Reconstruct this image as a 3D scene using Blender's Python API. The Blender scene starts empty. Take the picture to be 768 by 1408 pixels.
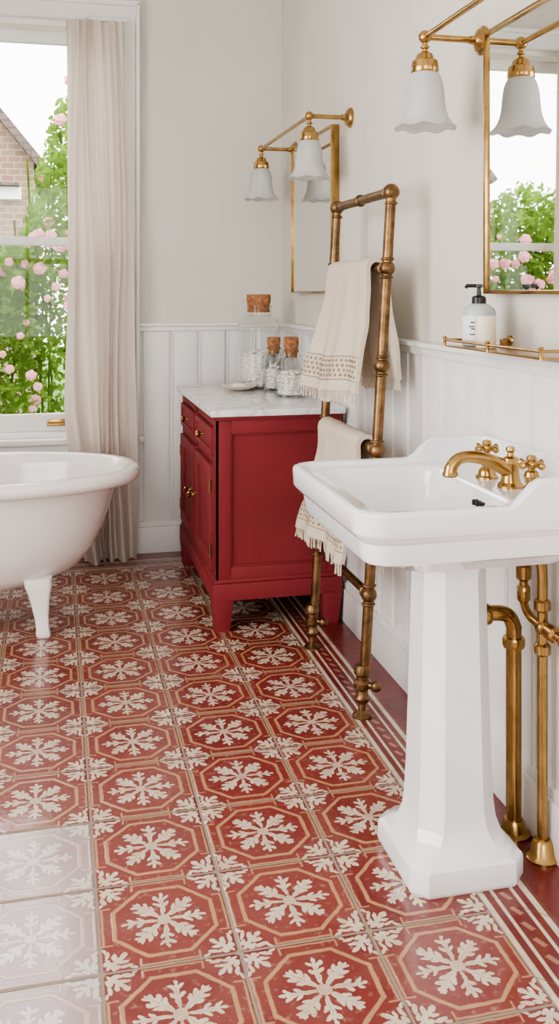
import bpy, bmesh, math, random
from mathutils import Vector, Matrix, noise
random.seed(7)
pi=math.pi
D=bpy.data
scene=bpy.context.scene
try:
    scene.view_settings.view_transform='AgX'; scene.view_settings.look='AgX - Medium High Contrast'
except Exception: pass

def lin(c):
    c=c/255.0
    return c/12.92 if c<=0.04045 else ((c+0.055)/1.055)**2.4
def rgb(r,g,b): return (lin(r),lin(g),lin(b),1)

# ---------------------------------------------------------------- materials
def mat(name,col,rough=.5,metal=0,var=0,vscale=8,bump=0,bscale=60,coat=0,trans=0,ior=1.45,spec=.5,sheen=0,col2=None):
    m=D.materials.new(name); m.use_nodes=True
    nt=m.node_tree; b=nt.nodes['Principled BSDF']
    b.inputs['Base Color'].default_value=rgb(*col)
    b.inputs['Roughness'].default_value=rough
    b.inputs['Metallic'].default_value=metal
    b.inputs['Coat Weight'].default_value=coat
    b.inputs['Coat Roughness'].default_value=.06
    b.inputs['Transmission Weight'].default_value=trans
    b.inputs['IOR'].default_value=ior
    b.inputs['Specular IOR Level'].default_value=spec
    b.inputs['Sheen Weight'].default_value=sheen
    tc=nt.nodes.new('ShaderNodeTexCoord')
    if var>0 or col2:
        n=nt.nodes.new('ShaderNodeTexNoise'); n.inputs['Scale'].default_value=vscale; n.inputs['Detail'].default_value=5
        nt.links.new(tc.outputs['Object'],n.inputs['Vector'])
        r=nt.nodes.new('ShaderNodeValToRGB')
        c=rgb(*col)
        if col2: ca,cb=c,rgb(*col2)
        else:
            ca=tuple(max(0,x*(1-var)) for x in c[:3])+(1,)
            cb=tuple(min(1,x*(1+var)) for x in c[:3])+(1,)
        r.color_ramp.elements[0].position=.35; r.color_ramp.elements[1].position=.65
        r.color_ramp.elements[0].color=ca; r.color_ramp.elements[1].color=cb
        nt.links.new(n.outputs['Fac'],r.inputs['Fac'])
        nt.links.new(r.outputs['Color'],b.inputs['Base Color'])
    if bump>0:
        n2=nt.nodes.new('ShaderNodeTexNoise'); n2.inputs['Scale'].default_value=bscale; n2.inputs['Detail'].default_value=4
        nt.links.new(tc.outputs['Object'],n2.inputs['Vector'])
        bp=nt.nodes.new('ShaderNodeBump'); bp.inputs['Strength'].default_value=bump; bp.inputs['Distance'].default_value=.004
        nt.links.new(n2.outputs['Fac'],bp.inputs['Height'])
        nt.links.new(bp.outputs['Normal'],b.inputs['Normal'])
    return m

M_wall=mat('plaster_greige',(213,208,199),.9,var=.02,vscale=3,bump=.08,bscale=90)
M_ceil=mat('plaster_white',(236,234,230),.9,var=.01)
M_trim=mat('paint_white',(231,229,226),.42,var=.01,bump=.03,bscale=30)
M_porc=mat('porcelain',(238,238,238),.06,coat=.8,var=.004)
M_tub=mat('enamel',(234,229,226),.14,coat=.5,var=.004)
M_brass=mat('brass_polished',(176,143,92),.22,metal=1,var=.15,vscale=25)
M_abrass=mat('brass_aged',(124,97,68),.38,metal=1,var=.35,vscale=30,bump=.06)
M_red=mat('paint_red',(127,47,51),.58,var=.06,vscale=5,bump=.05,bscale=50,spec=.28)
M_mirror=mat('mirror_silver',(238,239,237),.012,metal=1,var=.003)
M_cork=mat('cork',(172,120,82),.85,col2=(132,86,58),vscale=70,bump=.5,bscale=120)
M_white=mat('bath_salt',(240,237,230),.8,var=.05,vscale=40,bump=.4,bscale=80)
M_ceramic=mat('ceramic_cream',(228,214,190),.3,var=.04)
M_black=mat('plastic_black',(28,28,30),.3,var=.1)
M_bottle=mat('bottle_body',(176,180,179),.25,var=.02)
M_label=mat('bottle_label',(224,224,220),.6,var=.01)
M_ink=mat('label_ink',(60,60,62),.6,var=.01)
M_candle=mat('candle_wax',(226,214,192),.35,var=.03,coat=.5)
M_dark=mat('void_dark',(30,24,20),.6,var=.1)
M_grass=mat('grass',(86,124,54),.9,var=.3,vscale=4)
M_glass=mat('jar_glass',(252,253,252),.0,trans=1,ior=1.22,var=.001)

def marble():
    m=mat('marble',(230,228,226),.15,coat=.3)
    nt=m.node_tree; b=nt.nodes['Principled BSDF']
    tc=nt.nodes.new('ShaderNodeTexCoord'); n=nt.nodes.new('ShaderNodeTexNoise')
    n.inputs['Scale'].default_value=5; n.inputs['Detail'].default_value=8; n.inputs['Distortion'].default_value=1.5
    nt.links.new(tc.outputs['Object'],n.inputs['Vector'])
    r=nt.nodes.new('ShaderNodeValToRGB'); e=r.color_ramp.elements
    e[0].position=.3; e[0].color=rgb(224,223,223); e[1].position=.7; e[1].color=rgb(232,231,230)
    x=e.new(.5); x.color=rgb(198,197,200); x=e.new(.46); x.color=rgb(226,225,225); x=e.new(.55); x.color=rgb(226,225,225)
    nt.links.new(n.outputs['Fac'],r.inputs['Fac']); nt.links.new(r.outputs['Color'],b.inputs['Base Color'])
    return m
M_marble=marble()

def cloth(name,col,transl=.35,weave=420,lo=.82,hi=1.1,bump=.4):
    m=D.materials.new(name); m.use_nodes=True; nt=m.node_tree; nt.nodes.clear()
    o=nt.nodes.new('ShaderNodeOutputMaterial')
    d=nt.nodes.new('ShaderNodeBsdfDiffuse'); t=nt.nodes.new('ShaderNodeBsdfTranslucent'); mx=nt.nodes.new('ShaderNodeMixShader')
    mx.inputs[0].default_value=transl
    tc=nt.nodes.new('ShaderNodeTexCoord'); n=nt.nodes.new('ShaderNodeTexNoise'); n.inputs['Scale'].default_value=weave; n.inputs['Detail'].default_value=3
    nt.links.new(tc.outputs['Object'],n.inputs['Vector'])
    r=nt.nodes.new('ShaderNodeValToRGB'); c=rgb(*col)
    r.color_ramp.elements[0].position=.3; r.color_ramp.elements[1].position=.7
    r.color_ramp.elements[0].color=tuple(x*lo for x in c[:3])+(1,); r.color_ramp.elements[1].color=tuple(min(1,x*hi) for x in c[:3])+(1,)
    nt.links.new(n.outputs['Fac'],r.inputs['Fac'])
    out=r.outputs['Color']
    bp=nt.nodes.new('ShaderNodeBump'); bp.inputs['Strength'].default_value=bump; bp.inputs['Distance'].default_value=.002
    nt.links.new(n.outputs['Fac'],bp.inputs['Height'])
    for s in (d,t):
        nt.links.new(out,s.inputs['Color']); nt.links.new(bp.outputs['Normal'],s.inputs['Normal'])
    nt.links.new(d.outputs[0],mx.inputs[1]); nt.links.new(t.outputs[0],mx.inputs[2]); nt.links.new(mx.outputs[0],o.inputs[0])
    return m
M_curt=cloth('linen_curtain',(225,212,202),.30,260,.9,1.05,.2)
M_towel=cloth('cotton_towel',(218,204,186),.1,300)
M_lace=cloth('towel_lace',(158,138,112),.1,900)
M_leaf=cloth('foliage',(116,146,62),.5,7,.5,1.5)
M_rose=cloth('rose_petal',(242,174,184),.35,11,.85,1.3)
M_shade=cloth('frosted_glass_core',(228,228,226),.5,30,.97,1.0,.05)
nt=M_shade.node_tree; o=[n for n in nt.nodes if n.type=='OUTPUT_MATERIAL'][0]; src=o.inputs[0].links[0].from_socket
g=nt.nodes.new('ShaderNodeBsdfGlossy'); g.inputs['Roughness'].default_value=.2; mx=nt.nodes.new('ShaderNodeMixShader'); mx.inputs[0].default_value=.08
nt.links.new(src,mx.inputs[1]); nt.links.new(g.outputs[0],mx.inputs[2]); nt.links.new(mx.outputs[0],o.inputs[0])

def paneglass():
    m=D.materials.new('window_glass'); m.use_nodes=True; nt=m.node_tree; nt.nodes.clear()
    o=nt.nodes.new('ShaderNodeOutputMaterial'); t=nt.nodes.new('ShaderNodeBsdfTransparent'); g=nt.nodes.new('ShaderNodeBsdfGlossy')
    g.inputs['Roughness'].default_value=.02; mx=nt.nodes.new('ShaderNodeMixShader'); mx.inputs[0].default_value=.012
    nt.links.new(t.outputs[0],mx.inputs[1]); nt.links.new(g.outputs[0],mx.inputs[2]); nt.links.new(mx.outputs[0],o.inputs[0]); return m
M_pane=paneglass()

def brick(name,c1,c2,mort,s,):
    m=D.materials.new(name); m.use_nodes=True; nt=m.node_tree; b=nt.nodes['Principled BSDF']; b.inputs['Roughness'].default_value=.9
    g=nt.nodes.new('ShaderNodeNewGeometry'); mp=nt.nodes.new('ShaderNodeMapping'); mp.inputs['Rotation'].default_value=(-pi/2,0,0)
    t=nt.nodes.new('ShaderNodeTexBrick'); t.inputs['Scale'].default_value=s
    t.inputs['Color1'].default_value=rgb(*c1); t.inputs['Color2'].default_value=rgb(*c2); t.inputs['Mortar'].default_value=rgb(*mort)
    t.inputs['Mortar Size'].default_value=.025
    nt.links.new(g.outputs['Position'],mp.inputs['Vector']); nt.links.new(mp.outputs[0],t.inputs['Vector']); nt.links.new(t.outputs[0],b.inputs['Base Color'])
    return m
M_brick=brick('house_brick',(140,112,94),(124,98,82),(150,138,126),3.4)
M_roof=brick('roof_tile',(108,90,82),(92,78,72),(72,62,58),3)

# ---- floor tile material
def floor_mat():
    m=D.materials.new('encaustic_tile'); m.use_nodes=True; nt=m.node_tree; b=nt.nodes['Principled BSDF']
    L=nt.links
    def setin(sock,v):
        if isinstance(v,(int,float)): sock.default_value=v
        else: L.new(v,sock)
    def F(op,a,b_=None,c=None,clamp=False):
        n=nt.nodes.new('ShaderNodeMath'); n.operation=op; n.use_clamp=clamp
        setin(n.inputs[0],a)
        if b_ is not None: setin(n.inputs[1],b_)
        if c is not None: setin(n.inputs[2],c)
        return n.outputs[0]
    add=lambda a,b:F('ADD',a,b); sub=lambda a,b:F('SUBTRACT',a,b); mul=lambda a,b:F('MULTIPLY',a,b)
    mx_=lambda a,b:F('MAXIMUM',a,b); mn_=lambda a,b:F('MINIMUM',a,b); ab=lambda a:F('ABSOLUTE',a)
    def S(d,w=.018):
        return F('MULTIPLY_ADD',d,-1/w,.5,clamp=True)
    def mixc(f,a,b_):
        n=nt.nodes.new('ShaderNodeMix'); n.data_type='RGBA'; 
        setin(n.inputs[0],f)
        for s,v in ((n.inputs[6],a),(n.inputs[7],b_)):
            if isinstance(v,tuple): s.default_value=v
            else: L.new(v,s)
        return n.outputs[2]
    geo=nt.nodes.new('ShaderNodeNewGeometry'); sp=nt.nodes.new('ShaderNodeSeparateXYZ'); L.new(geo.outputs['Position'],sp.inputs[0])
    def noi(sc,det=4,off=0):
        n=nt.nodes.new('ShaderNodeTexNoise'); n.inputs['Scale'].default_value=sc; n.inputs['Detail'].default_value=det
        if off:
            v=nt.nodes.new('ShaderNodeVectorMath'); v.operation='ADD'; v.inputs[1].default_value=(off,off,off); L.new(geo.outputs['Position'],v.inputs[0]); L.new(v.outputs[0],n.inputs['Vector'])
        else: L.new(geo.outputs['Position'],n.inputs['Vector'])
        return n.outputs['Fac']
    X,Y=sp.outputs[0],sp.outputs[1]
    T=.26667
    w1=mul(sub(noi(42,4),.5),.11); w2=mul(sub(noi(42,4,9.3),.5),.11)
    ux=mul(sub(X,.09),1/T); uy=mul(sub(Y,1.84),1/T)
    fx0=F('FRACT',ux); fy0=F('FRACT',uy)
    gx=ab(sub(mul(fx0,2),1)); gy=ab(sub(mul(fy0,2),1))
    # flower uses stronger wobble, outline gentle wobble
    px_=sub(mul(fx0,2),1); py_=sub(mul(fy0,2),1)
    x=ab(add(px_,w1)); y=ab(add(py_,w2))
    xs_=ab(add(px_,mul(w1,.35))); ys_=ab(add(py_,mul(w2,.35)))
    s2=.70711
    a=mul(add(x,y),s2); bb=mul(ab(sub(x,y)),s2)
    mxx=mx_(x,y); mnn=mn_(x,y)
    mxs=mx_(xs_,ys_); mns=mn_(xs_,ys_)
    octd=mx_(mxs,mul(add(xs_,ys_),s2))
    def ell(u,v,cu,cv,ru,rv,ang=0):
        du=sub(u,cu); dv=sub(v,cv)
        if ang:
            c_,s_=math.cos(math.radians(ang)),math.sin(math.radians(ang))
            p=add(mul(du,c_/ru),mul(dv,s_/ru)); q=add(mul(du,-s_/rv),mul(dv,c_/rv))
        else: p=mul(du,1/ru); q=mul(dv,1/rv)
        return sub(F('SQRT',add(mul(p,p),mul(q,q))),1)
    def union(L_):
        r_=L_[0]
        for k in L_[1:]: r_=mn_(r_,k)
        return r_
    flower=union([ell(a,bb,.27,0,.18,.050),ell(a,bb,.31,.066,.090,.040,42),ell(a,bb,.45,.0,.11,.055),ell(a,bb,.44,.082,.085,.038,38),ell(a,bb,.56,.040,.060,.032,25),ell(a,bb,.59,.0,.05,.026),
                  ell(mxx,mnn,.27,0,.17,.038),ell(mxx,mnn,.36,.058,.080,.034,42),ell(mxx,mnn,.47,.0,.10,.044),ell(mxx,mnn,.52,.066,.070,.034,45),ell(mxx,mnn,.60,.0,.055,.032)])
    cream=S(flower,.16)
    r=F('SQRT',add(mul(x,x),mul(y,y)))
    disc=S(sub(r,.105)); ring=mul(S(sub(r,.080)),sub(1,S(sub(r,.058))))
    cream=mx_(cream,disc)
    vein=mx_(mul(S(sub(mnn,.007),.012),S(sub(mxx,.50))),mul(S(sub(bb,.007),.012),S(sub(a,.54))))
    tanm=mul(S(sub(octd,.800)),sub(1,S(sub(octd,.735))))
    qx=sub(1,x); qy=sub(1,y); qa=mul(add(qx,qy),s2); qb=mul(ab(sub(qx,qy)),s2); qm=mn_(qx,qy); qM=mx_(qx,qy)
    out=sub(1,S(sub(octd,.825)))
    cor=union([ell(qa,qb,.27,0,.19,.042),ell(qa,qb,.22,.070,.075,.034,38),ell(qa,qb,.36,.078,.085,.036,45),ell(qa,qb,.46,.0,.075,.048),
               ell(qM,qm,.20,.080,.065,.036,25),ell(qM,qm,.36,.100,.10,.034,14),ell(qM,qm,.47,.055,.06,.030,-30)])
    c2=mul(S(cor,.16),out)
    c2=mx_(c2,S(sub(F('SQRT',add(mul(qx,qx),mul(qy,qy))),.05)))
    cream=mx_(cream,c2)
    bar_end=mul(mul(sub(1,S(sub(mns,.415))),S(sub(mns,.445))),sub(1,S(sub(mxs,.80))))
    bar_ln=mul(mul(sub(1,S(sub(mxs,.925))),S(sub(mxs,.965))),S(sub(mns,.44)))
    tanm=mx_(tanm,mx_(bar_end,bar_ln))
    wn=nt.nodes.new('ShaderNodeTexWhiteNoise'); wn.noise_dimensions='2D'
    ix=F('FLOOR',ux); iy=F('FLOOR',uy)
    cb=nt.nodes.new('ShaderNodeCombineXYZ'); L.new(ix,cb.inputs[0]); L.new(iy,cb.inputs[1]); L.new(cb.outputs[0],wn.inputs['Vector'])
    tone=wn.outputs['Value']
    n_big=noi(3,3,4.1); n_f=noi(25,5,2.2); n_w=noi(60,7,7.7); n_m=noi(9,5,3.3)
    red=mixc(F('MULTIPLY_ADD',n_big,2.2,-.6,clamp=True),rgb(126,45,40),rgb(103,31,33))
    red=mixc(mul(tone,.5),red,rgb(136,57,48))
    red=mixc(F('MULTIPLY_ADD',n_f,1.6,-.65,clamp=True),red,rgb(130,58,50))
    crm=mixc(F('MULTIPLY_ADD',n_f,2,-.6,clamp=True),rgb(214,201,181),rgb(188,168,144))
    tan=mixc(n_f,rgb(192,148,108),rgb(164,118,84))
    col=mixc(tanm,red,tan); col=mixc(cream,col,crm)
    col=mixc(mul(mx_(ring,vein),.5),col,rgb(156,104,82))
    # wear: fine specks plus cloudy dusty patches
    col=mixc(mul(F('MULTIPLY_ADD',n_w,7,-4.0,clamp=True),.38),col,rgb(184,152,134))
    col=mixc(mul(F('MULTIPLY_ADD',n_m,3,-1.5,clamp=True),.16),col,rgb(178,150,138))
    glare_tint=mul(S(add(ix,.5),.1),S(sub(iy,1.5),.1))  # window glare painted into the base colour of the near-left tiles
    glare_tint=mul(glare_tint,F('MULTIPLY_ADD',n_m,-.22,.64)); glare_tint=mul(glare_tint,F('MULTIPLY_ADD',cream,.25,.92))
    col=mixc(glare_tint,col,rgb(204,197,198))
    wd=mn_(sub(1.13,X),sub(4.762,Y))
    inb=S(sub(wd,.24),.001)
    def band(lo,hi): return mul(sub(1,S(sub(wd,lo),.002)),S(sub(wd,hi),.002))
    st=mx_(mx_(band(.128,.142),band(.158,.166)),mx_(band(.204,.212),band(.228,.24)))
    along=add(X,Y)
    k=ab(sub(mul(F('FRACT',mul(along,1/.05)),2),1)); kw=ab(mul(sub(wd,.185),1/.019))
    bcol=mixc(F('MULTIPLY_ADD',n_big,2.2,-.6,clamp=True),rgb(118,40,38),rgb(96,29,31))
    bcol=mixc(mul(band(.166,.204),mul(S(sub(add(k,kw),.6),.1),.5)),bcol,rgb(190,150,124))
    bcol=mixc(st,bcol,crm)
    gb=mx_(S(sub(ab(sub(F('FRACT',mul(along,1/T)),.5)),.008),.006),band(.120,.125))
    bcol=mixc(mul(gb,.7),bcol,rgb(110,74,60))
    col=mixc(inb,col,bcol)
    gr=mul(sub(1,S(sub(mx_(gx,gy),.979),.008)),sub(1,inb))
    gre=mul(sub(1,S(sub(mx_(gx,gy),.965),.03)),sub(1,inb))
    col=mixc(mul(gre,.4),col,rgb(96,56,48))
    col=mixc(gr,col,rgb(146,132,117))
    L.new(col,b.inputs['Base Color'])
    rr=add(.40,mul(n_f,.18)); rr=add(rr,mul(gr,.3)); L.new(rr,b.inputs['Roughness'])
    b.inputs['Specular IOR Level'].default_value=.3
    cw=F('MULTIPLY_ADD',n_m,-.9,1.2,clamp=True)
    L.new(mul(cw,F('MULTIPLY_ADD',gr,-.95,1.0,clamp=True)),b.inputs['Coat Weight'])
    L.new(F('MULTIPLY_ADD',n_f,.14,.05),b.inputs['Coat Roughness']); b.inputs['Coat IOR'].default_value=1.56
    h=add(mul(mx_(cream,mul(tanm,.5)),.55),mul(noi(60,3,1.1),.18)); h=sub(h,mul(gre,1.6)); h=add(h,mul(noi(7,2,5.5),.35))
    bp=nt.nodes.new('ShaderNodeBump'); bp.inputs['Strength'].default_value=.34; bp.inputs['Distance'].default_value=.003
    L.new(h,bp.inputs['Height']); L.new(bp.outputs[0],b.inputs['Normal']); L.new(bp.outputs[0],b.inputs['Coat Normal'])
    return m
M_floor=floor_mat()

# ---------------------------------------------------------------- builder
class B:
    def __init__(s,name): s.name=name; s.bm=bmesh.new(); s.mats=[]
    def mi(s,m):
        if m not in s.mats: s.mats.append(m)
        return s.mats.index(m)
    def merge(s,t,m,recalc=True):
        if recalc: bmesh.ops.recalc_face_normals(t,faces=t.faces[:])
        i=s.mi(m)
        for f in t.faces: f.material_index=i
        me=D.meshes.new('tmp'); t.to_mesh(me); t.free(); s.bm.from_mesh(me); D.meshes.remove(me)
    def box(s,x0,x1,y0,y1,z0,z1,m,bev=0,seg=2,rot=None):
        t=bmesh.new(); bmesh.ops.create_cube(t,size=1)
        c=Vector(((x0+x1)/2,(y0+y1)/2,(z0+z1)/2))
        for v in t.verts: v.co=Vector((v.co.x*(x1-x0),v.co.y*(y1-y0),v.co.z*(z1-z0)))
        if bev>0: bmesh.ops.bevel(t,geom=t.edges[:],offset=bev,segments=seg,affect='EDGES',profile=.6)
        mt=Matrix.Translation(c)
        if rot is not None: mt=mt@rot
        bmesh.ops.transform(t,matrix=mt,verts=t.verts[:]); s.merge(t,m)
    def loft(s,rings,m,cap0=True,cap1=True):
        t=bmesh.new(); V=[[t.verts.new(p) for p in r] for r in rings]; n=len(rings[0])
        for i in range(len(V)-1):
            for j in range(n):
                k=(j+1)%n
                try: t.faces.new((V[i][j],V[i][k],V[i+1][k],V[i+1][j]))
                except ValueError: pass
        if cap0: t.faces.new(V[0][::-1])
        if cap1: t.faces.new(V[-1])
        s.merge(t,m)
    def lathe(s,prof,loc,m,axis='Z',seg=32,mod=None,closed=False):
        Q={'Z':Matrix.Identity(3),'X':Matrix(((0,0,1),(0,1,0),(-1,0,0))),'-X':Matrix(((0,0,-1),(0,1,0),(1,0,0))),'Y':Matrix(((1,0,0),(0,0,1),(0,-1,0))),'-Y':Matrix(((1,0,0),(0,0,-1),(0,1,0)))}[axis] if isinstance(axis,str) else axis
        rings=[]
        for r,h in prof:
            rr=[]
            for j in range(seg):
                a=2*pi*j/seg; q=max(r,1e-4)
                if mod: q,h2=mod(q,h,a)
                else: h2=h
                rr.append(Vector(loc)+Q@Vector((q*math.cos(a),q*math.sin(a),h2)))
            rings.append(rr)
        s.loft(rings,m,cap0=not closed,cap1=not closed)
    def tube(s,pts,r,m,seg=14,smooth=0,cap=True):
        pts=[Vector(p) for p in pts]
        if smooth:
            out=[]
            P=[pts[0]]+pts+[pts[-1]]
            for i in range(1,len(P)-2):
                for k in range(smooth):
                    t=k/smooth; p0,p1,p2,p3=P[i-1:i+3]
                    out.append(.5*((2*p1)+(-p0+p2)*t+(2*p0-5*p1+4*p2-p3)*t*t+(-p0+3*p1-3*p2+p3)*t**3))
            out.append(pts[-1]); 
            if isinstance(r,(list,tuple)):
                r=[r[min(int(i/smooth),len(r)-1)]*(1-(i%smooth)/smooth)+r[min(int(i/smooth)+1,len(r)-1)]*((i%smooth)/smooth) for i in range(len(out))]
            pts=out
        if not isinstance(r,(list,tuple)): r=[r]*len(pts)
        rings=[]; up=None
        for i,p in enumerate(pts):
            d=(pts[min(i+1,len(pts)-1)]-pts[max(i-1,0)]).normalized()
            if up is None:
                up=Vector((0,0,1)) if abs(d.z)<.9 else Vector((1,0,0))
            a=d.cross(up).normalized(); up=a.cross(d).normalized()
            rings.append([p+(a*math.cos(2*pi*j/seg)+up*math.sin(2*pi*j/seg))*r[i] for j in range(seg)])
        s.loft(rings,m,cap,cap)
    def ball(s,c,r,m,sub=3,sc=(1,1,1),fn=None):
        t=bmesh.new(); bmesh.ops.create_icosphere(t,subdivisions=sub,radius=1)
        for v in t.verts:
            k=fn(v.co) if fn else 1
            v.co=Vector(c)+Vector((v.co.x*sc[0],v.co.y*sc[1],v.co.z*sc[2]))*r*k
        s.merge(t,m)
    def poly(s,verts,faces,m,recalc=True):
        t=bmesh.new(); V=[t.verts.new(v) for v in verts]
        for f in faces: t.faces.new([V[i] for i in f])
        s.merge(t,m,recalc)
    def done(s,angle=35):
        me=D.meshes.new(s.name); s.bm.to_mesh(me); s.bm.free()
        for m in s.mats: me.materials.append(m)
        for p in me.polygons: p.use_smooth=True
        me.set_sharp_from_angle(angle=math.radians(angle))
        xs=[v.co.x for v in me.vertices]; ys=[v.co.y for v in me.vertices]; zs=[v.co.z for v in me.vertices]
        o=Vector(((min(xs)+max(xs))/2,(min(ys)+max(ys))/2,min(zs)))
        me.transform(Matrix.Translation(-o))
        ob=D.objects.new(s.name,me); ob.location=o; scene.collection.objects.link(ob)
        return ob

def rring(x0,x1,y0,y1,r,z,nside=16,nc=5,zf=None):
    pts=[]
    cs=[(x1-r,y1-r,0),(x0+r,y1-r,90),(x0+r,y0+r,180),(x1-r,y0+r,270)]
    for i,(cx,cy,a0) in enumerate(cs):
        for k in range(nc+1):
            a=math.radians(a0+90*k/nc); pts.append((cx+r*math.cos(a),cy+r*math.sin(a)))
        nx,ny,na=cs[(i+1)%4]; a=math.radians(na)
        p=pts[-1]; q=(nx+r*math.cos(a),ny+r*math.sin(a))
        for k in range(1,nside):
            t=k/nside; pts.append((p[0]+(q[0]-p[0])*t,p[1]+(q[1]-p[1])*t))
    return [Vector((x,y,z+(zf(x,y) if zf else 0))) for x,y in pts]
def sell(cx,cy,a,b,z,n=2.4,seg=72):
    out=[]
    for j in range(seg):
        t=2*pi*j/seg; c,s_=math.cos(t),math.sin(t)
        out.append(Vector((cx+a*math.copysign(abs(c)**(2/n),c),cy+b*math.copysign(abs(s_)**(2/n),s_),z)))
    return out

# ---------------------------------------------------------------- room
XR,YB=1.13,4.762; XL,YF,ZC=-1.75,-1.9,2.95
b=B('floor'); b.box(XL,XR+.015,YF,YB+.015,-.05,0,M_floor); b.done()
b=B('ceiling'); b.box(XL-.1,XR+.1,YF-.1,YB+.1,ZC,ZC+.06,M_ceil); b.done()
b=B('wall_right'); b.box(XR+.015,XR+.2,YF-.1,YB+.25,-.05,ZC,M_wall); b.done()
def wall_with_hole(name,axis,p0,p1,u0,u1,h0,h1,z0,z1):
    b=B(name)
    def bx(a0,a1,c0,c1):
        if axis=='Y': b.box(a0,a1,p0,p1,c0,c1,M_wall)
        else: b.box(p0,p1,a0,a1,c0,c1,M_wall)
    bx(u0,h0,-.05,ZC); bx(h1,u1,-.05,ZC); bx(h0,h1,-.05,z0); bx(h0,h1,z1,ZC)
    return b.done()
WX0,WX1,WZ0,WZ1=-.68,.315,.585,2.62
wall_with_hole('wall_back','Y',YB+.015,YB+.25,XL-.1,XR+.015,WX0,WX1,WZ0,WZ1)
wall_with_hole('wall_left','X',XL-.2,XL,YF-.1,YB+.015,.4,2.6,.5,2.6)
wall_with_hole('wall_rear','Y',YF-.2,YF,XL,XR+.015,-1.3,.7,.7,2.6)

# wainscot
zt=1.14
b=B('trim_1')
x=XR
while x>WX1+.12:
    x0=max(x-.14,WX1+.10); b.box(x0+.005,x-.005,YB-.003,YB+.02,.12,zt-.02,M_trim,.005)
    b.box(x0+.005,x0+.014,YB-.008,YB+.01,.14,zt-.03,M_trim,.004,3); x-=.14
b.box(WX1+.1,XR-.002,YB+.010,YB+.014,.0,zt,M_trim)
b.box(WX1+.1,XR,YB-.028,YB+.014,zt-.016,zt,M_trim,.005,3); b.box(WX1+.1,XR,YB-.016,YB+.014,zt-.04,zt-.016,M_trim,.005)
x=WX0-.1
while x>XL:
    x0=max(x-.14,XL); b.box(x0+.005,x-.005,YB,YB+.02,.12,zt-.02,M_trim,.005); x-=.14
b.box(XL,WX0-.1,YB-.028,YB+.014,zt-.016,zt,M_trim,.005,3)
b.done()
b=B('trim_2')
y=YB
while y>YF+.05:
    y0=max(y-.14,YF); b.box(XR-.003,XR+.02,y0+.006,y-.006,.12,zt-.02,M_trim,.005)
    b.box(XR-.009,XR+.01,y-.016,y-.006,.14,zt-.03,M_trim,.004,3); y-=.14
b.box(XR+.010,XR+.014,YF,YB,0,zt,M_trim)
b.box(XR-.028,XR+.014,YF,YB,zt-.016,zt,M_trim,.005,3); b.box(XR-.016,XR+.014,YF,YB,zt-.04,zt-.016,M_trim,.005)
b.done()
b=B('baseboard_back')
for a0,a1 in ((WX1+.1,XR),(XL,WX0-.1)):
    b.box(a0,a1,YB-.022,YB+.01,0,.13,M_trim,.003); b.box(a0,a1,YB-.014,YB+.01,.13,.155,M_trim,.006,3)
b.box(WX0-.1,WX1+.1,YB-.022,YB+.01,0,.13,M_trim,.003)
b.done()
b=B('baseboard_right'); b.box(XR-.022,XR+.01,YF,YB-.022,0,.13,M_trim,.003); b.box(XR-.014,XR+.01,YF,YB-.014,.13,.155,M_trim,.006,3); b.done()
b=B('baseboard_left'); b.box(XL,XL+.018,YF,YB-.022,0,.15,M_trim,.004); b.done()

# window_1 (back)
b=B('window_1')
yF=YB-.025
for x0,x1 in ((WX1,WX1+.1),(WX0-.1,WX0)):
    b.box(x0,x1,yF,YB+.012,.56,WZ1,M_trim,.005,2); b.box(x0+.022,x1-.022,yF-.012,YB,.56,WZ1,M_trim,.006,3)
    xo=(x1-.018) if x0>0 else x0
    b.box(xo,xo+.018,yF-.020,YB,.56,WZ1+.1,M_trim,.005,2)
    b.box(x0,x1,yF+.003,YB+.01,.13,.56,M_trim,.004)
b.box(WX0-.1,WX1+.1,yF,YB+.012,WZ1,WZ1+.1,M_trim,.005,2); b.box(WX0-.1,WX1+.1,yF-.02,YB,WZ1+.08,WZ1+.105,M_trim,.006,2)
b.box(WX0-.12,WX1+.12,YB-.045,YB+.014,WZ0-.03,WZ0,M_trim,.008,3)
b.box(WX0,WX1,YB-.02,YB+.012,.13,WZ0-.03,M_trim,.003)
b.box(WX1-.02,WX1,YB,YB+.2,WZ0,WZ1,M_trim); b.box(WX0,WX0+.02,YB,YB+.2,WZ0,WZ1,M_trim)
b.box(WX0,WX1,YB,YB+.2,WZ1-.03,WZ1,M_trim); b.box(WX0,WX1,YB,YB+.22,WZ0,WZ0+.025,M_trim,.004)
def sash(x0,x1,z0,z1,y0,bot,top,st=.045):
    y1=y0+.04
    b.box(x0,x0+st,y0,y1,z0,z1,M_trim,.004); b.box(x1-st,x1,y0,y1,z0,z1,M_trim,.004)
    b.box(x0,x1,y0,y1,z0,z0+bot,M_trim,.004); b.box(x0,x1,y0,y1,z1-top,z1,M_trim,.004)
    b.box(x0+st,x1-st,y0+.018,y0+.021,z0+bot,z1-top,M_pane)
sash(WX0+.02,WX1-.02,WZ0+.025,1.565,YB+.06,.085,.04)
sash(WX0+.02,WX1-.02,1.525,WZ1-.03,YB+.11,.04,.06)
b.box(-.03,.06,YB+.052,YB+.062,WZ0+.05,WZ0+.085,M_brass,.004)
b.tube([(-.02,YB+.06,WZ0+.06),(-.02,YB+.03,WZ0+.06),(.05,YB+.03,WZ0+.06),(.05,YB+.06,WZ0+.06)],.005,M_brass,smooth=4)
b.done()
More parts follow.
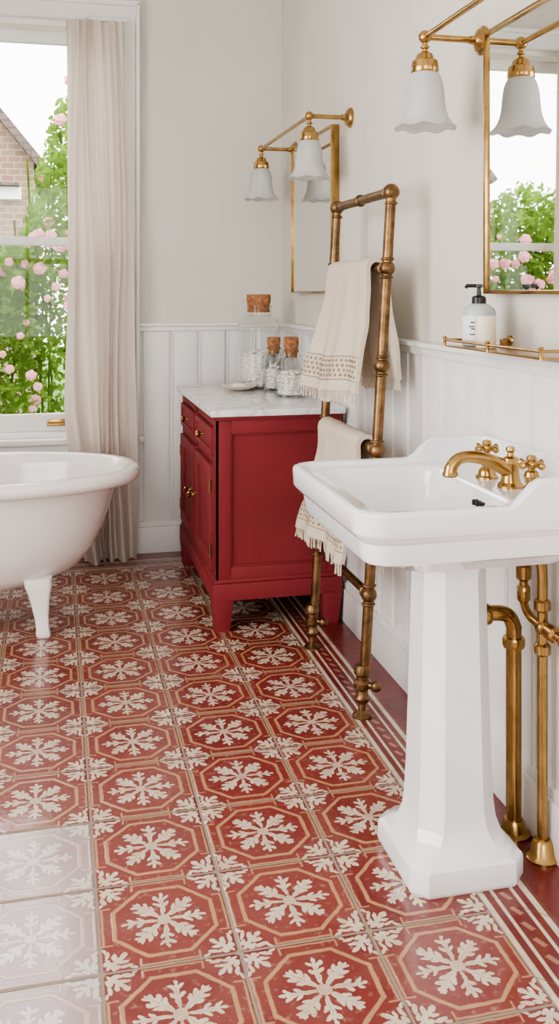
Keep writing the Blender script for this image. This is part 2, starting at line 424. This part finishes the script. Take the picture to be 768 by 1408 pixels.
def simplewin(name,axis,p,u0,u1,z0,z1):
    b=B(name)
    def bx(a0,a1,c0,c1,m=M_trim,t=.04):
        if axis=='X': b.box(p-t,p,a0,a1,c0,c1,m)
        else: b.box(a0,a1,p-t,p,c0,c1,m)
    w=.06
    bx(u0,u0+w,z0,z1); bx(u1-w,u1,z0,z1); bx(u0,u1,z0,z0+w); bx(u0,u1,z1-w,z1); bx(u0+w,u1-w,(z0+z1)/2-.025,(z0+z1)/2+.025)
    bx((u0+u1)/2-.02,(u0+u1)/2+.02,z0+w,z1-w)
    b.done()
simplewin('added_window_left','X',XL-.08,.4,2.6,.5,2.6)  # unseen left window, added to frame the fill light outside it
simplewin('added_window_rear','Y',YF-.08,-1.3,.7,.7,2.6)  # unseen rear window, added so fill light can enter behind the camera

# ---------------------------------------------------------------- curtains
def curtain(name,xa,xb,flip=1):
    b=B(name); NX,NZ=120,60; verts=[];faces=[]
    zt_,zb=2.6,.005
    for i in range(NZ+1):
        t=i/NZ; z=zt_+(zb-zt_)*t
        for j in range(NX+1):
            s=j/NX
            w=xb-xa
            ox=.065*min(1,t*2.2)
            ix=.0 if t<.72 else .09*((t-.72)/.28)**1.3
            if flip>0: x=xa+ix+(w+ox-ix)*s
            else: x=xb-ix-(w+ox-ix)*s
            sw=s+.03*math.sin(s*9+t*1.5)+.02*math.sin(t*4+s*5)
            ph=sw*2*pi*4.6+.5*math.sin(t*2.6)
            amp=.016+.020*t
            y=YB-.108+amp*math.sin(ph)+.014*math.sin(ph*.43+t*3)+(.005*(1-t))*math.sin(ph*2.7+t*5)
            y+=.012*noise.noise(Vector((s*5,t*5,1.3)))
            y-=.04*max(0,t-.88)/.12*(.5+.5*math.sin(s*9))
            x+=.008*math.sin(t*6+s*9)+.012*noise.noise(Vector((s*3,t*3,0)))
            verts.append((x,y,z))
    for i in range(NZ):
        for j in range(NX):
            a=i*(NX+1)+j; faces.append((a,a+1,a+NX+2,a+NX+1))
    b.poly(verts,faces,M_curt,False); ob=b.done(80)
    return ob
curtain('curtain',.060,.320,1)
curtain('curtain',-.69,-.42,-1)
b=B('curtain_rod'); b.tube([(WX0+.0,YB-.1,2.609),(WX1+.03,YB-.1,2.609)],.006,M_trim)
b.done()

# ---------------------------------------------------------------- bathtub
b=B('bathtub')
cx,cy,A,Bw,zr=-.515,3.92,.858,.415,.60
outer=[(.158,.30,.17),(.163,.44,.22),(.183,.54,.26),(.225,.62,.295),(.30,.68,.325),(.38,.715,.342),(.46,.74,.355),(.53,.765,.365),(.553,.785,.372)]
rings=[sell(cx,cy,a,w,z) for z,a,w in outer]
for k in range(13):
    an=-pi/2+ (k/12)*1.25*pi
    rings.append(sell(cx,cy,A-.034+.034*math.cos(an),Bw-.034+.034*math.cos(an),.573+.030*math.sin(an)))
inner=[(.55,.765,.345),(.45,.735,.33),(.34,.70,.31),(.26,.64,.27),(.215,.54,.22),(.20,.35,.14),(.197,.1,.05)]
rings+=[sell(cx,cy,a,w,z) for z,a,w in inner]
b.loft(rings,M_tub)
for fx in (-.035,-.995):
    for fy in (3.69,4.15):
        sx=1 if fx>cx else -1; sy=1 if fy>cy else -1
        prof=[(0,.021),(.006,.026),(.02,.027),(.035,.024),(.07,.026),(.12,.033),(.16,.041),(.19,.050),(.22,.052)]
        rs=[]
        for z,r in prof:
            off=-.02*(z/.2)
            rs.append(rring(fx+sx*off-r,fx+sx*off+r,fy+sy*off-r*.8,fy+sy*off+r*.8,r*.35,z,2,4))
        b.loft(rs,M_tub)
b.done(40)

# ---------------------------------------------------------------- cabinet
b=B('washstand_cabinet')
x0,x1,y0,y1=.60,1.10,3.58,4.53
b.box(x0+.014,x1,y0+.014,y1-.014,.12,.82,M_red)
b.box(x0-.024,x1+.008,y0-.03,y1+.03,.822,.848,M_marble,.006,3)
b.box(x0-.006,x1,y0-.008,y1+.008,.806,.822,M_red,.004)
def frame(axis,p,dirn,u0,u1,z0,z1,st,rl,th=.014,panel=True,bead=.006):
    def bx(a0,a1,c0,c1,t0,t1,bev=.0025):
        q0,q1=sorted((p+dirn*t0,p+dirn*t1))
        if axis=='Y': b.box(a0,a1,q0,q1,c0,c1,M_red,bev)
        else: b.box(q0,q1,a0,a1,c0,c1,M_red,bev)
    bx(u0,u0+st,z0,z1,0,th); bx(u1-st,u1,z0,z1,0,th); bx(u0+st,u1-st,z0,z0+rl,0,th); bx(u0+st,u1-st,z1-rl,z1,0,th)
    if bead:
        a0,a1,c0,c1=u0+st,u1-st,z0+rl,z1-rl; w=bead
        bx(a0,a0+w,c0,c1,0,th*.6,.002); bx(a1-w,a1,c0,c1,0,th*.6,.002); bx(a0,a1,c0,c0+w,0,th*.6,.002); bx(a0,a1,c1-w,c1,0,th*.6,.002)
frame('Y',y0+.014,-1,x0,x1,.19,.81,.06,.055)
frame('Y',y1-.014,1,x0,x1,.19,.81,.06,.055)
X0=x0+.014
frame('X',X0,-1,y0,y1,.19,.81,.04,.03,bead=0)
ym=(y0+y1)/2
b.box(x0,X0,ym-.02,ym+.02,.19,.81,M_red,.002); b.box(x0,X0,y0+.04,y1-.04,.635,.665,M_red,.002)
for a0,a1 in ((y0+.045,ym-.025),(ym+.025,y1-.045)):
    b.box(x0-.008,X0,a0,a1,.67,.775,M_red,.003); frame('X',x0-.006,-1,a0,a1,.67,.775,.02,.02,th=.008,bead=0)
    c=(a0+a1)/2; b.lathe([(.006,0),(.005,.012),(.013,.018),(.015,.026),(.010,.033),(0,.035)],(x0-.008,c,.722),M_brass,'-X',20)
    b.box(x0-.004,X0,a0,a1,.225,.63,M_red,.002); frame('X',x0-.002,-1,a0,a1,.225,.63,.05,.05,th=.014)
for yy in (ym-.05,ym+.05):
    b.lathe([(.012,0),(.006,.005),(.005,.015),(.013,.021),(.015,.028),(.009,.035),(0,.037)],(x0-.016,yy,.44),M_brass,'-X',20)
b.box(x0-.03,x0-.02,ym-.05,ym-.02,.432,.447,M_brass,.003)
for yy in (y0+.046,y1-.046):
    for zz in (.30,.55):
        b.tube([(x0-.014,yy,zz-.025),(x0-.014,yy,zz+.025)],.005,M_abrass,10)
b.box(x0-.012,x1,y0-.012,y1+.012,.12,.185,M_red,.004); b.box(x0-.006,x1,y0-.006,y1+.006,.185,.20,M_red,.005,3)
for fx in (x0+.028,x1-.04):
    for fy in (y0+.028,y1-.028):
        rs=[rring(fx-r,fx+r,fy-r,fy+r,.004,z,1,2) for z,r in ((0,.028),(.06,.034),(.115,.04),(.13,.04))]
        b.loft(rs,M_red)
b.done(30)

# ---------------------------------------------------------------- jars
def jar(name,x,y,r,hb,rn,hn,rc,hc,z=.848,fill=.45):
    b=B(name); z+=.001
    o=[(r*.9,0),(r,.008),(r,hb*.82),(r*.97,hb*.88),(r*.8,hb*.95),(rn,hb),(rn,hn),(rn+.006,hn+.003),(rn+.006,hn+.012),(rn-.003,hn+.012)]
    th=.003
    i=[(rn-th,hn),(rn-th,hb-.001),(r*.8-th,hb*.95-th),(r*.97-th,hb*.88-th),(r-th,hb*.82),(r-th,.010),(r*.88,.006)]
    b.lathe(o+i,(x,y,z),M_glass,seg=40)
    b.lathe([(rn-.004,hn-.02),(rc-.001,hn+.013),(rc+.004,hn+hc*.6),(rc+.003,hn+hc),(0,hn+hc)],(x,y,z),M_cork,seg=28)
    rnd=random.Random(int(x*1000))
    H=hb*fill
    rows=int(H/.017)
    for kk in range(rows):
        zz=.018+kk*.017
        n=int(2*pi*(r-.02)/.024)
        for q_ in range(n):
            a=2*pi*(q_+.5*(kk%2)+rnd.uniform(-.3,.3))/n; q=r-.019-rnd.random()*.006
            s=.010+.006*rnd.random()
            b.ball((x+q*math.cos(a),y+q*math.sin(a),z+zz+rnd.uniform(-.004,.004)),s,M_white,1,(1,.7+rnd.random()*.4,.6+rnd.random()*.4))
    for q_ in range(int(26*(r/.07)**2)):
        a=rnd.random()*6.28; q=(r-.03)*math.sqrt(rnd.random())
        b.ball((x+q*math.cos(a),y+q*math.sin(a),z+H+.004+rnd.random()*.01),.013,M_white,1,(1,.8,.6))
    b.lathe([(r*.8,.010),(r-.022,.014),(r-.022,H),(0,H)],(x,y,z),M_white,seg=24)
    return b.done(40)
jar('glass_storage_jar',.945,4.41,.098,.335,.058,.37,.054,.065,fill=.46)
jar('glass_storage_jar',.978,4.235,.048,.165,.028,.185,.027,.055,fill=.6)
jar('glass_storage_jar',.995,3.975,.070,.165,.03,.188,.029,.065,fill=.55)
b=B('soap_dish'); b.lathe([(.03,0),(.045,.003),(.075,.014),(.082,.02),(.078,.022),(.06,.013),(0,.010)],(.825,4.27,.849),M_ceramic,seg=40)
b.ball((.825,4.27,.869),.03,M_white,2,(1.3,.9,.35)); b.done(50)

# ---------------------------------------------------------------- basin with pedestal
def ss(t): t=max(0,min(1,t)); return t*t*(3-2*t)
b=B('pedestal_sink')
bx0,bx1,by0,by1=.575,1.128,1.742,2.335
rise=lambda x,y: .052*ss((x-.885)/.075)
NCC=4
def R(i,r,z,f=None,xi=None):
    return rring(bx0+i,bx1-(xi if xi is not None else i*.2),by0+i,by1-i,r,z,24,NCC,f)
cR=.055
rings=[R(.16,.05,.70,xi=.02),R(.12,.05,.735,xi=.01),R(.06,.05,.750,xi=.005),R(.036,.05,.754,xi=.004),R(.030,.05,.758),R(.026,.052,.768),R(.022,.053,.800),R(.015,.054,.806),R(.012,.055,.812),
 R(.005,cR,.817),R(.0015,cR,.824),R(0,cR,.853),
 rring(bx0,bx1,by0,by1,cR,.861,24,NCC,rise),R(.003,cR,.866,rise),R(.008,cR,.869,rise),R(.020,cR*.85,.869,rise,xi=.020),R(.025,cR*.8,.867,rise,xi=.024),R(.029,cR*.8,.860,lambda x,y:rise(x,y)*.25,xi=.028)]
def Q(i,xb,r,z): return rring(bx0+i,xb,by0+i,by1-i,r,z,24,NCC)
rings+=[rring(bx0+.033,bx1-.034,by0+.033,by1-.033,.038,.858,24,NCC),
 Q(.055,.945,.05,.857),Q(.059,.941,.05,.855),Q(.066,.934,.05,.845),Q(.075,.925,.055,.80),Q(.09,.905,.06,.755),Q(.125,.87,.06,.73),Q(.18,.83,.03,.722)]
b.loft(rings,M_porc)
for k in range(3):
    b.box(.918,.932,1.95+k*.016,1.96+k*.016,.818,.830,M_dark,.001)
pcx,pcy=.880,2.035
def PR(w,z,c=.2,f=1): 
    h=w/2; r=w*c
    return rring(pcx-h,pcx+h,pcy-h,pcy+h,r,z,2,1)
b.loft([PR(.260,0,.12),PR(.266,.005,.12),PR(.268,.010,.12),PR(.268,.046,.12),PR(.264,.054,.12),PR(.252,.059,.13),PR(.244,.066,.14),PR(.222,.074,.16),PR(.200,.090,.20),PR(.186,.115,.23),PR(.179,.15,.24),PR(.172,.22,.24),PR(.162,.40,.24),PR(.151,.62,.24),PR(.149,.66,.24),PR(.153,.678,.24),PR(.170,.692,.24),PR(.178,.70,.24),PR(.19,.712,.24),PR(.20,.735,.24)],M_porc)
zt0=.857
def handle(x,y):
    b.lathe([(.027,0),(.027,.004),(.022,.008),(.020,.018),(.012,.026),(.014,.034),(.017,.045),(.014,.054),(.008,.058),(.008,.064)],(x,y,zt0),M_brass,seg=24)
    zc=zt0+.070
    b.ball((x,y,zc),.012,M_brass,3)
    for a in (20,110,200,290):
        a=math.radians(a); dx,dy=math.cos(a),math.sin(a)
        b.tube([(x+dx*.006,y+dy*.006,zc),(x+dx*.02,y+dy*.02,zc),(x+dx*.030,y+dy*.030,zc),(x+dx*.036,y+dy*.036,zc)],[.005,.0055,.009,.004],M_brass,12)
    b.lathe([(.010,0),(.012,.006),(.009,.013),(0,.015)],(x,y,zc+.006),M_brass,seg=20)
handle(1.0,2.085); handle(1.0,1.868)
tx,ty=1.005,1.975
b.lathe([(.030,0),(.030,.005),(.023,.012),(.019,.03),(.020,.045),(.022,.055),(.018,.066),(.008,.070),(.007,.078),(.011,.083),(.009,.091),(0,.093)],(tx,ty,zt0),M_brass,seg=28)
b.tube([(tx,ty,zt0+.035),(.975,ty,zt0+.052),(.94,ty,zt0+.066),(.905,ty,zt0+.072),(.878,ty,zt0+.068),(.862,ty,zt0+.052),(.859,ty,zt0+.038)],[.019,.018,.015,.0135,.013,.014,.0155],M_brass,18,smooth=5)
b.lathe([(.016,0),(.018,.004),(.016,.010),(0,.010)],(.859,ty,zt0+.030),M_brass,seg=20)
b.lathe([(.022,0),(.022,.003),(0,.003)],(.77,2.04,.7225),M_brass,seg=24)
b.done(26)

# pipes
b=B('brass_pipework')
flange=[(.040,0),(.040,.006),(.030,.012),(.026,.03),(.022,.038)]
px,py=1.072,2.09
b.tube([(.972,py,.53),(1.02,py,.533),(1.055,py,.525),(px,py,.495),(px,py,.45),(px,py,.0)],.0185,M_brass,20,smooth=5)
b.lathe(flange,(px,py,0),M_brass)
b.lathe([(.025,-.012),(.027,-.006),(.027,.006),(.025,.012)],(px,py,.46),M_brass); b.lathe([(.024,-.015),(.026,-.01),(.026,.01),(.024,.015)],(.992,py,.532),M_brass,'X')
p2x,p2y=1.09,1.985
b.tube([(p2x,p2y,0),(p2x,p2y,.3),(p2x,p2y,.56),(p2x,p2y,.65),(1.085,p2y,.685)],.012,M_brass,16,smooth=5)
b.lathe([(.038,0),(.038,.006),(.028,.014),(.022,.04),(.016,.046)],(p2x,p2y,0),M_brass)
for z in (.48,.58): b.lathe([(.014,-.014),(.019,-.009),(.019,.009),(.014,.014)],(p2x,p2y,z),M_brass,seg=12)
b.tube([(p2x,p2y,.53),(p2x,p2y-.10,.53)],.010,M_brass); b.ball((p2x,p2y,.53),.018,M_brass)
b.lathe([(.012,-.02),(.018,-.014),(.018,.014),(.012,.02)],(p2x,p2y-.045,.53),M_brass,'Y',12)
b.ball((p2x,p2y-.10,.53),.017,M_brass); b.tube([(p2x,p2y-.10,.53),(p2x,p2y-.10,.685)],.010,M_brass)
b.tube([(p2x,p2y-.10,.53),(1.115,p2y-.10,.53)],.010,M_brass)
p3y=2.075
b.tube([(1.09,p3y,.685),(1.09,p3y,.60)],.010,M_brass); b.tube([(1.09,p3y,.60),(1.09,p3y,.56),(1.09,p3y-.03,.535),(1.09,p2y,.53)],.010,M_brass,14,smooth=4)
b.lathe([(.012,-.02),(.018,-.014),(.018,.014),(.012,.02)],(1.09,p3y,.63),M_brass,seg=12)
b.lathe([(.012,-.02),(.016,-.014),(.016,.014),(.012,.02)],(1.09,p3y,.58),M_brass,seg=12)
b.done(40)

# ---------------------------------------------------------------- towel rail
b=B('heated_towel_rail')
yA,yC=2.775,3.352; 
def rx(z): return .918+(z/1.61)*.094
zT=1.605
for yy in (yA,yC):
    b.tube([(rx(0.12),yy,.12),(rx(zT),yy,zT)],.0165,M_abrass,18)
    b.lathe([(.030,0),(.030,.005),(.020,.012),(.012,.02),(.012,.04),(.022,.048),(.024,.058),(.018,.066),(.018,.082),(.026,.09),(.027,.105),(.019,.113),(.019,.125),(.025,.132),(.025,.148),(.018,.158)],(rx(0),yy,0),M_abrass,seg=24)
    b.tube([(rx(0),yy,.10),(rx(0)+.03,yy-.03,.10)],.010,M_abrass); b.ball((rx(0)+.034,yy-.034,.10),.017,M_abrass,2,(1,.7,1))
    for z in (1.37,1.07,.81,.37):
        X=rx(z); d=Vector((.094,0,1.61)).normalized()
        b.ball((X,yy,z),.025,M_abrass,3)
        for o in (-.028,.028): b.ball((X+d.x*o,yy,z+d.z*o),.0215,M_abrass,3,(1,1,.35))
    b.ball((rx(zT),yy,zT),.026,M_abrass,3)
    b.ball((rx(zT),yy-.0,zT-.035),.021,M_abrass,3,(1,1,.4))
for z in (zT,1.37,.81,.37): 
    b.tube([(rx(z),yA,z),(rx(z),yC,z)],.0155 if z==zT else .0135,M_abrass,18)
    for yy in (yA+.032,yC-.032): b.ball((rx(z),yy,z),.0205,M_abrass,3,(1,.35,1))
for yy in (yA+.30,): b.ball((rx(zT),yy,zT),.021,M_abrass,3,(1,.5,1))
b.done(40)

def towel(name,z,yN,yFar,lf,lb,flare,seed,bandpos,nar=0.03):
    bxx=rx(z); r=.022
    b=B(name); NS=70; NY=48; rnd=random.Random(seed)
    L=lf+lb+pi*r; verts=[];
    def P(s,v,off=0):
        y=yN+(yFar-yN)*v
        k=0
        rr=r+off
        if s<lf:
            t=(lf-s)/lf; x=bxx-rr-flare*ss(t)*(.35+.65*t)*(.6+.5*v); zz=z-(lf-s)+.0; k=t
        elif s<lf+pi*r:
            a=(s-lf)/r; x=bxx-rr*math.cos(a); zz=z+rr*math.sin(a)
        else:
            t=(s-lf-pi*r)/lb; x=bxx+rr+.035*ss(t)*(1-.3*v); zz=z-(s-lf-pi*r); k=t
        c=(yN+yFar)/2; y=c+(y-c)*(1-nar*(1-k)+nar*k)
        x+=k*(.013*math.sin(v*9+seed)+.008*math.sin(v*21+seed*2+k*2))+.005*noise.noise(Vector((v*6,s*12,seed)))
        y+=.010*math.sin(k*3+seed)*k
        zz+=.010*math.sin(v*5+seed)*k
        return Vector((x,y,zz))
    faces=[];verts=[]
    for i in range(NS+1):
        for j in range(NY+1): verts.append(P(L*i/NS,j/NY))
    n=len(verts)
    for i in range(NS+1):
        for j in range(NY+1): verts.append(P(L*i/NS,j/NY,.014))
    W=NY+1
    for i in range(NS):
        for j in range(NY):
            a=i*W+j; faces.append((a,a+1,a+W+1,a+W)); faces.append((n+a,n+a+W,n+a+W+1,n+a+1))
        faces.append((i*W,(i+1)*W,n+(i+1)*W,n+i*W)); c=i*W+NY; faces.append((c,n+c,n+c+W,c+W))
    for j in range(NY):
        faces.append((j,n+j,n+j+1,j+1)); c=NS*W+j; faces.append((c,c+1,n+c+1,n+c))
    b.poly(verts,faces,M_towel)
    def patch(s,v,ds,dv,m,lift=.0165):
        p=[P(s-ds,v,lift),P(s,v+dv,lift),P(s+ds,v,lift),P(s,v-dv,lift)]
        b.poly(p,[(0,1,2,3)],m,False)
    for row,s in enumerate(bandpos):
        nn=22
        for q in range(nn):
            v=(q+.5+.5*(row%2))/nn
            if v<.985: patch(s,v,.0065,.013,M_lace)
    for s in (min(bandpos)-.014,max(bandpos)+.014):
        vs=[P(s+d,q/30,.0158) for q in range(31) for d in (-.0015,.0015)]
        b.poly(vs,[(2*q,2*q+1,2*q+3,2*q+2) for q in range(30)],M_lace,False)
    for side,s0 in ((0,0.0),(1,L)):
        for q in range(60):
            v=(q+.5)/60; p=P(s0,v,.007)
            dx,dy=rnd.uniform(-.006,.004),rnd.uniform(-.006,.006)
            b.tube([p+Vector((0,0,.004)),p+Vector((dx*.4,dy*.4,-.014)),p+Vector((dx,dy,-.032-rnd.random()*.008))],[.0025,.0022,.0032],M_towel,5)
    return b.done(60)
towel('hand_towel',1.37,2.86,3.315,.40,.36,.085,1,[.05,.066,.082,.098])
towel('hand_towel',.81,2.86,3.32,.36,.36,.07,4,[.05,.066,.082,.098,.114])

# ---------------------------------------------------------------- wall lights
def sconce(name,ya,yb):
    b=B(name); z=1.985; xb=.975
    for yy in (ya,yb):
        b.lathe([(.040,0),(.040,.006),(.034,.010),(.031,.016),(.021,.020),(.013,.026),(.011,.04)],(XR+.0149,yy,z),M_brass,'-X',32)
        b.tube([(XR-.01,yy,z),(xb,yy,z)],.009,M_brass)
        b.ball((xb,yy,z),.018,M_brass,3)
        b.tube([(xb,yy,z-.01),(xb,yy,z-.05)],.007,M_brass); b.ball((xb,yy,z-.028),.013,M_brass,2,(1,1,.5))
        b.lathe([(.010,.06),(.022,.052),(.026,.040),(.034,.034),(.037,.020),(.038,.006),(.034,.0)],(xb,yy,z-.10),M_brass,seg=32)
        def md(r,h,a):
            k=max(0,(-h-.09)/.065)
            return r*(1+.025*k*math.cos(8*a)),h-.004*k*math.cos(8*a)
        out=[(.030,.006),(.037,-.002),(.044,-.015),(.049,-.035),(.052,-.060),(.054,-.085),(.058,-.105),(.065,-.124),(.074,-.138),(.085,-.147)]
        inn=[(r-.003,h) for r,h in out[::-1]]
        b.lathe(out+inn,(xb,yy,z-.098),M_shade,seg=64,mod=md)
        b.ball((xb,yy,z-.165),.026,M_shade,3,(1,1,1.3))
    b.tube([(xb,ya,z),(xb,yb,z)],.008,M_brass)
    b.done(40)
sconce('wall_sconce',3.603,4.486)
sconce('wall_sconce',1.525,2.41)

def mirror(name,ya,yb,z0,z1):
    b=B(name); d=.036; xo=XR+.0145-d
    w=.010
    for a0,a1,c0,c1 in ((ya,ya+w,z0,z1),(yb-w,yb,z0,z1),(ya+w,yb-w,z0,z0+w),(ya+w,yb-w,z1-w,z1)):
        b.box(xo,XR+.0145,a0,a1,c0,c1,M_brass,.0015)
    b.box(xo+.008,XR+.012,ya+w,yb-w,z0+w,z1-w,M_mirror)
    b.done(30)
mirror('wall_mirror',3.755,4.435,1.29,1.985)
mirror('wall_mirror',1.64,2.335,1.292,1.985)

# ---------------------------------------------------------------- shelf & toiletries
b=B('wall_shelf'); sx0,sx1,sy0,sy1,sz=.985,XR-.003,1.80,2.30,1.160
b.box(sx0,sx1,sy0,sy1,sz-.004,sz,M_brass,.001)
R_=.0035
def rr_(p,q): b.tube([p,q],R_,M_brass,10)
rr_((sx0,sy0,sz+.014),(sx0,sy1,sz+.014)); rr_((sx0,sy0,sz+.014),(sx1,sy0,sz+.014)); rr_((sx0,sy1,sz+.014),(sx1,sy1,sz+.014))
for x,y in ((sx0,sy0),(sx0,sy1),(sx0,(sy0+sy1)/2),(1.06,sy0),(1.06,sy1)): b.lathe([(.004,-.004),(.004,.014),(.006,.02),(.004,.024)],(x,y,sz),M_brass,seg=12)
for y in (sy0+.05,sy1-.05): b.lathe([(.014,0),(.012,.006),(.007,.01),(.006,.02)],(XR+.0149,y,sz+.012),M_brass,'-X',20); b.box(sx1-.01,XR+.012,y-.006,y+.006,sz-.002,sz+.016,M_brass,.002)
b.done()
b=B('soap_dispenser'); X,Y,Z=1.05,2.235,1.161
b.lathe([(.038,0),(.042,.004),(.042,.084),(.039,.094),(.024,.104),(.016,.108)],(X,Y,Z),M_bottle,seg=36)
b.lathe([(.0423,.014),(.0425,.015),(.0425,.076),(.0423,.077)],(X,Y,Z),M_label,seg=36,closed=True)
for zz,w in ((.060,.012),(.050,.016),(.044,.010),(.030,.014)):
    a0=math.atan2(-.62,-.5)
    vs=[];N_=8
    for k in range(N_+1):
        a=a0+(k/N_-.5)*w*2/.043
        for h in (-.0016,.0016): vs.append((X+.0431*math.cos(a),Y+.0431*math.sin(a),Z+zz+h))
    b.poly(vs,[(2*k,2*k+1,2*k+3,2*k+2) for k in range(N_)],M_ink,False)
b.lathe([(.018,.106),(.018,.122),(.014,.126),(.006,.128),(.005,.146),(.010,.148),(.010,.156),(0,.157)],(X,Y,Z),M_black,seg=24)
b.tube([(X,Y,Z+.152),(X-.03,Y+.005,Z+.152),(X-.034,Y+.006,Z+.146)],.005,M_black,10)
b.done(40)
b=B('candle_glass'); b.lathe([(.022,0),(.024,.003),(.0265,.075),(.0245,.075),(.0235,.066),(0,.066)],(1.025,2.145,1.161),M_candle,seg=32)
b.tube([(1.025,2.145,1.225),(1.026,2.146,1.236)],.001,M_black,6); b.done(40)

# ---------------------------------------------------------------- garden
b=B('lawn'); b.box(-14,10,YB+.3,26,-.3,-.2,M_grass); b.done()
b=B('rose_bush'); rnd=random.Random(3)
def top(x):
    return 1.70+.88*ss((x+.30)/.33)+.40*ss((-.55-x)/.4)+.22*noise.noise(Vector((x*3,0,0)))
verts=[];faces=[]
for k in range(42000):
    x=rnd.uniform(-2.9,.9); y=rnd.uniform(6.0,7.0); h=top(x)*(1-.15*abs(y-6.4)); z=-.15+(h+.1)*rnd.random()**.6
    if noise.noise(Vector((x*3,y*3,z*3)))<-.36: continue
    s=rnd.uniform(.018,.038)
    n=Vector((rnd.gauss(0,1),rnd.gauss(-.6,1),rnd.gauss(.6,1))).normalized(); u=n.orthogonal().normalized(); 
    u=(Matrix.Rotation(rnd.random()*6.28,3,n)@u); v=n.cross(u); c=Vector((x,y,z)); i=len(verts)
    verts+= [c-u*s,c-u*s*.2+v*s*.5,c+u*s*.5+v*s*.35,c+u*s*1.1,c+u*s*.5-v*s*.35,c-u*s*.2-v*s*.5]
    faces.append(tuple(range(i,i+6)))
b.poly(verts,faces,M_leaf,False)
for k in range(250):
    x=rnd.uniform(-2.5,.7); z=rnd.uniform(.3,top(x)-.08)
    y=5.92+rnd.random()*.2; r=rnd.uniform(.018,.040); ph=rnd.random()*6
    if z>1.7 and rnd.random()<.8: continue
    def fn(co,ph=ph):
        th=math.atan2(co.z,co.x); q=math.acos(max(-1,min(1,-co.y)))
        return 1+.17*math.sin(5*th+q*5+ph)+.1*math.sin(9*q+ph)
    b.ball((x,y,z),r,M_rose,3,(1,.7,.95),fn)
for k in range(30):
    x=rnd.uniform(-2.4,.9); b.tube([(x,6.5,-.19),(x+rnd.uniform(-.15,.15),6.4,.7),(x+rnd.uniform(-.15,.15),6.35,top(x)-.35)],.008,M_leaf,6,smooth=3)
b.done(60)
b=B('neighbour_house')
yh=11.5; ex,ez,rxx,rz=-.22,2.80,-1.70,4.62
b.poly([(ex,yh,-.2),(ex,yh,ez),(rxx,yh,rz),(2*rxx-ex,yh,ez),(2*rxx-ex,yh,-.2),(ex,yh+4,-.2),(ex,yh+4,ez),(rxx,yh+4,rz),(2*rxx-ex,yh+4,ez),(2*rxx-ex,yh+4,-.2)],
 [(0,1,2,3,4),(5,6,7,8,9),(0,1,6,5),(4,3,8,9)],M_brick)
dx,dz=ex-rxx,ez-rz; l=math.hypot(dx,dz); ux,uz=dx/l,dz/l; nx,nz=-uz,ux
for sgn in (1,-1):
    def pt(t,h,y): 
        X_=rxx+ux*t+nx*h*1; Z_=rz+uz*t+nz*h
        if sgn<0: X_=2*rxx-X_
        return (X_,y,Z_)
    v=[pt(-.05,.0,yh-.2),pt(l+.15,.0,yh-.2),pt(l+.15,.09,yh-.2),pt(-.05,.09,yh-.2),pt(-.05,.0,yh+4.2),pt(l+.15,.0,yh+4.2),pt(l+.15,.09,yh+4.2),pt(-.05,.09,yh+4.2)]
    b.poly(v,[(0,1,2,3),(4,5,6,7),(0,1,5,4),(1,2,6,5),(2,3,7,6),(3,0,4,7)],M_roof)
b.box(-2.9,-.36,yh-.10,yh+.02,2.36,2.50,M_trim); b.box(-2.9,-.38,yh-.25,yh-.10,2.50,2.54,M_roof)
b.box(-1.4,-.6,yh-.05,yh+.02,.9,2.2,M_trim,.02); b.done(30)

# ---------------------------------------------------------------- lights & world
w=D.worlds.new('World'); scene.world=w; w.use_nodes=True; nt=w.node_tree
bg=nt.nodes['Background']; 
sky=nt.nodes.new('ShaderNodeTexSky'); sky.sky_type='HOSEK_WILKIE'; sky.turbidity=6; sky.sun_direction=Vector((-.5,.5,.7)).normalized()
mxn=nt.nodes.new('ShaderNodeMix'); mxn.data_type='RGBA'; mxn.inputs[0].default_value=.9; nt.links.new(sky.outputs[0],mxn.inputs[6]); mxn.inputs[7].default_value=(1,.99,.985,1)
nt.links.new(mxn.outputs[2],bg.inputs['Color']); bg.inputs['Strength'].default_value=7.2
def area(name,loc,rot,sx,sy,power,col=(1,1,1),portal=False):
    l=D.lights.new(name,'AREA'); l.shape='RECTANGLE'; l.size=sx; l.size_y=sy; l.energy=power; l.color=col
    if portal: l.cycles.is_portal=True
    o=D.objects.new(name,l); o.location=loc; o.rotation_euler=rot; scene.collection.objects.link(o); return o
area('window_portal',((WX0+WX1)/2,YB+.24,(WZ0+WZ1)/2),(-pi/2,0,0),1.0,2.04,1,portal=True)
area('fill_light_left',(XL-.15,1.5,1.55),(0,-pi/2,0),2.0,2.1,31,(1,.99,.975))  # added fill lamp, brightens the room from the unseen left side
area('fill_light_rear',(-.3,YF-.15,1.65),(pi/2,0,0),1.9,1.8,11,(1,.985,.96))  # added fill lamp behind the camera, lifts the interior

# ---------------------------------------------------------------- camera
c=D.cameras.new('camera'); co=D.objects.new('camera',c); scene.collection.objects.link(co)
co.location=(0,0,1.3); co.rotation_euler=(pi/2,0,-math.radians(13.35))
c.sensor_fit='VERTICAL'; c.sensor_height=36; c.lens=36*1310/1408; c.shift_y=-304/1408; c.clip_start=.02
scene.camera=co
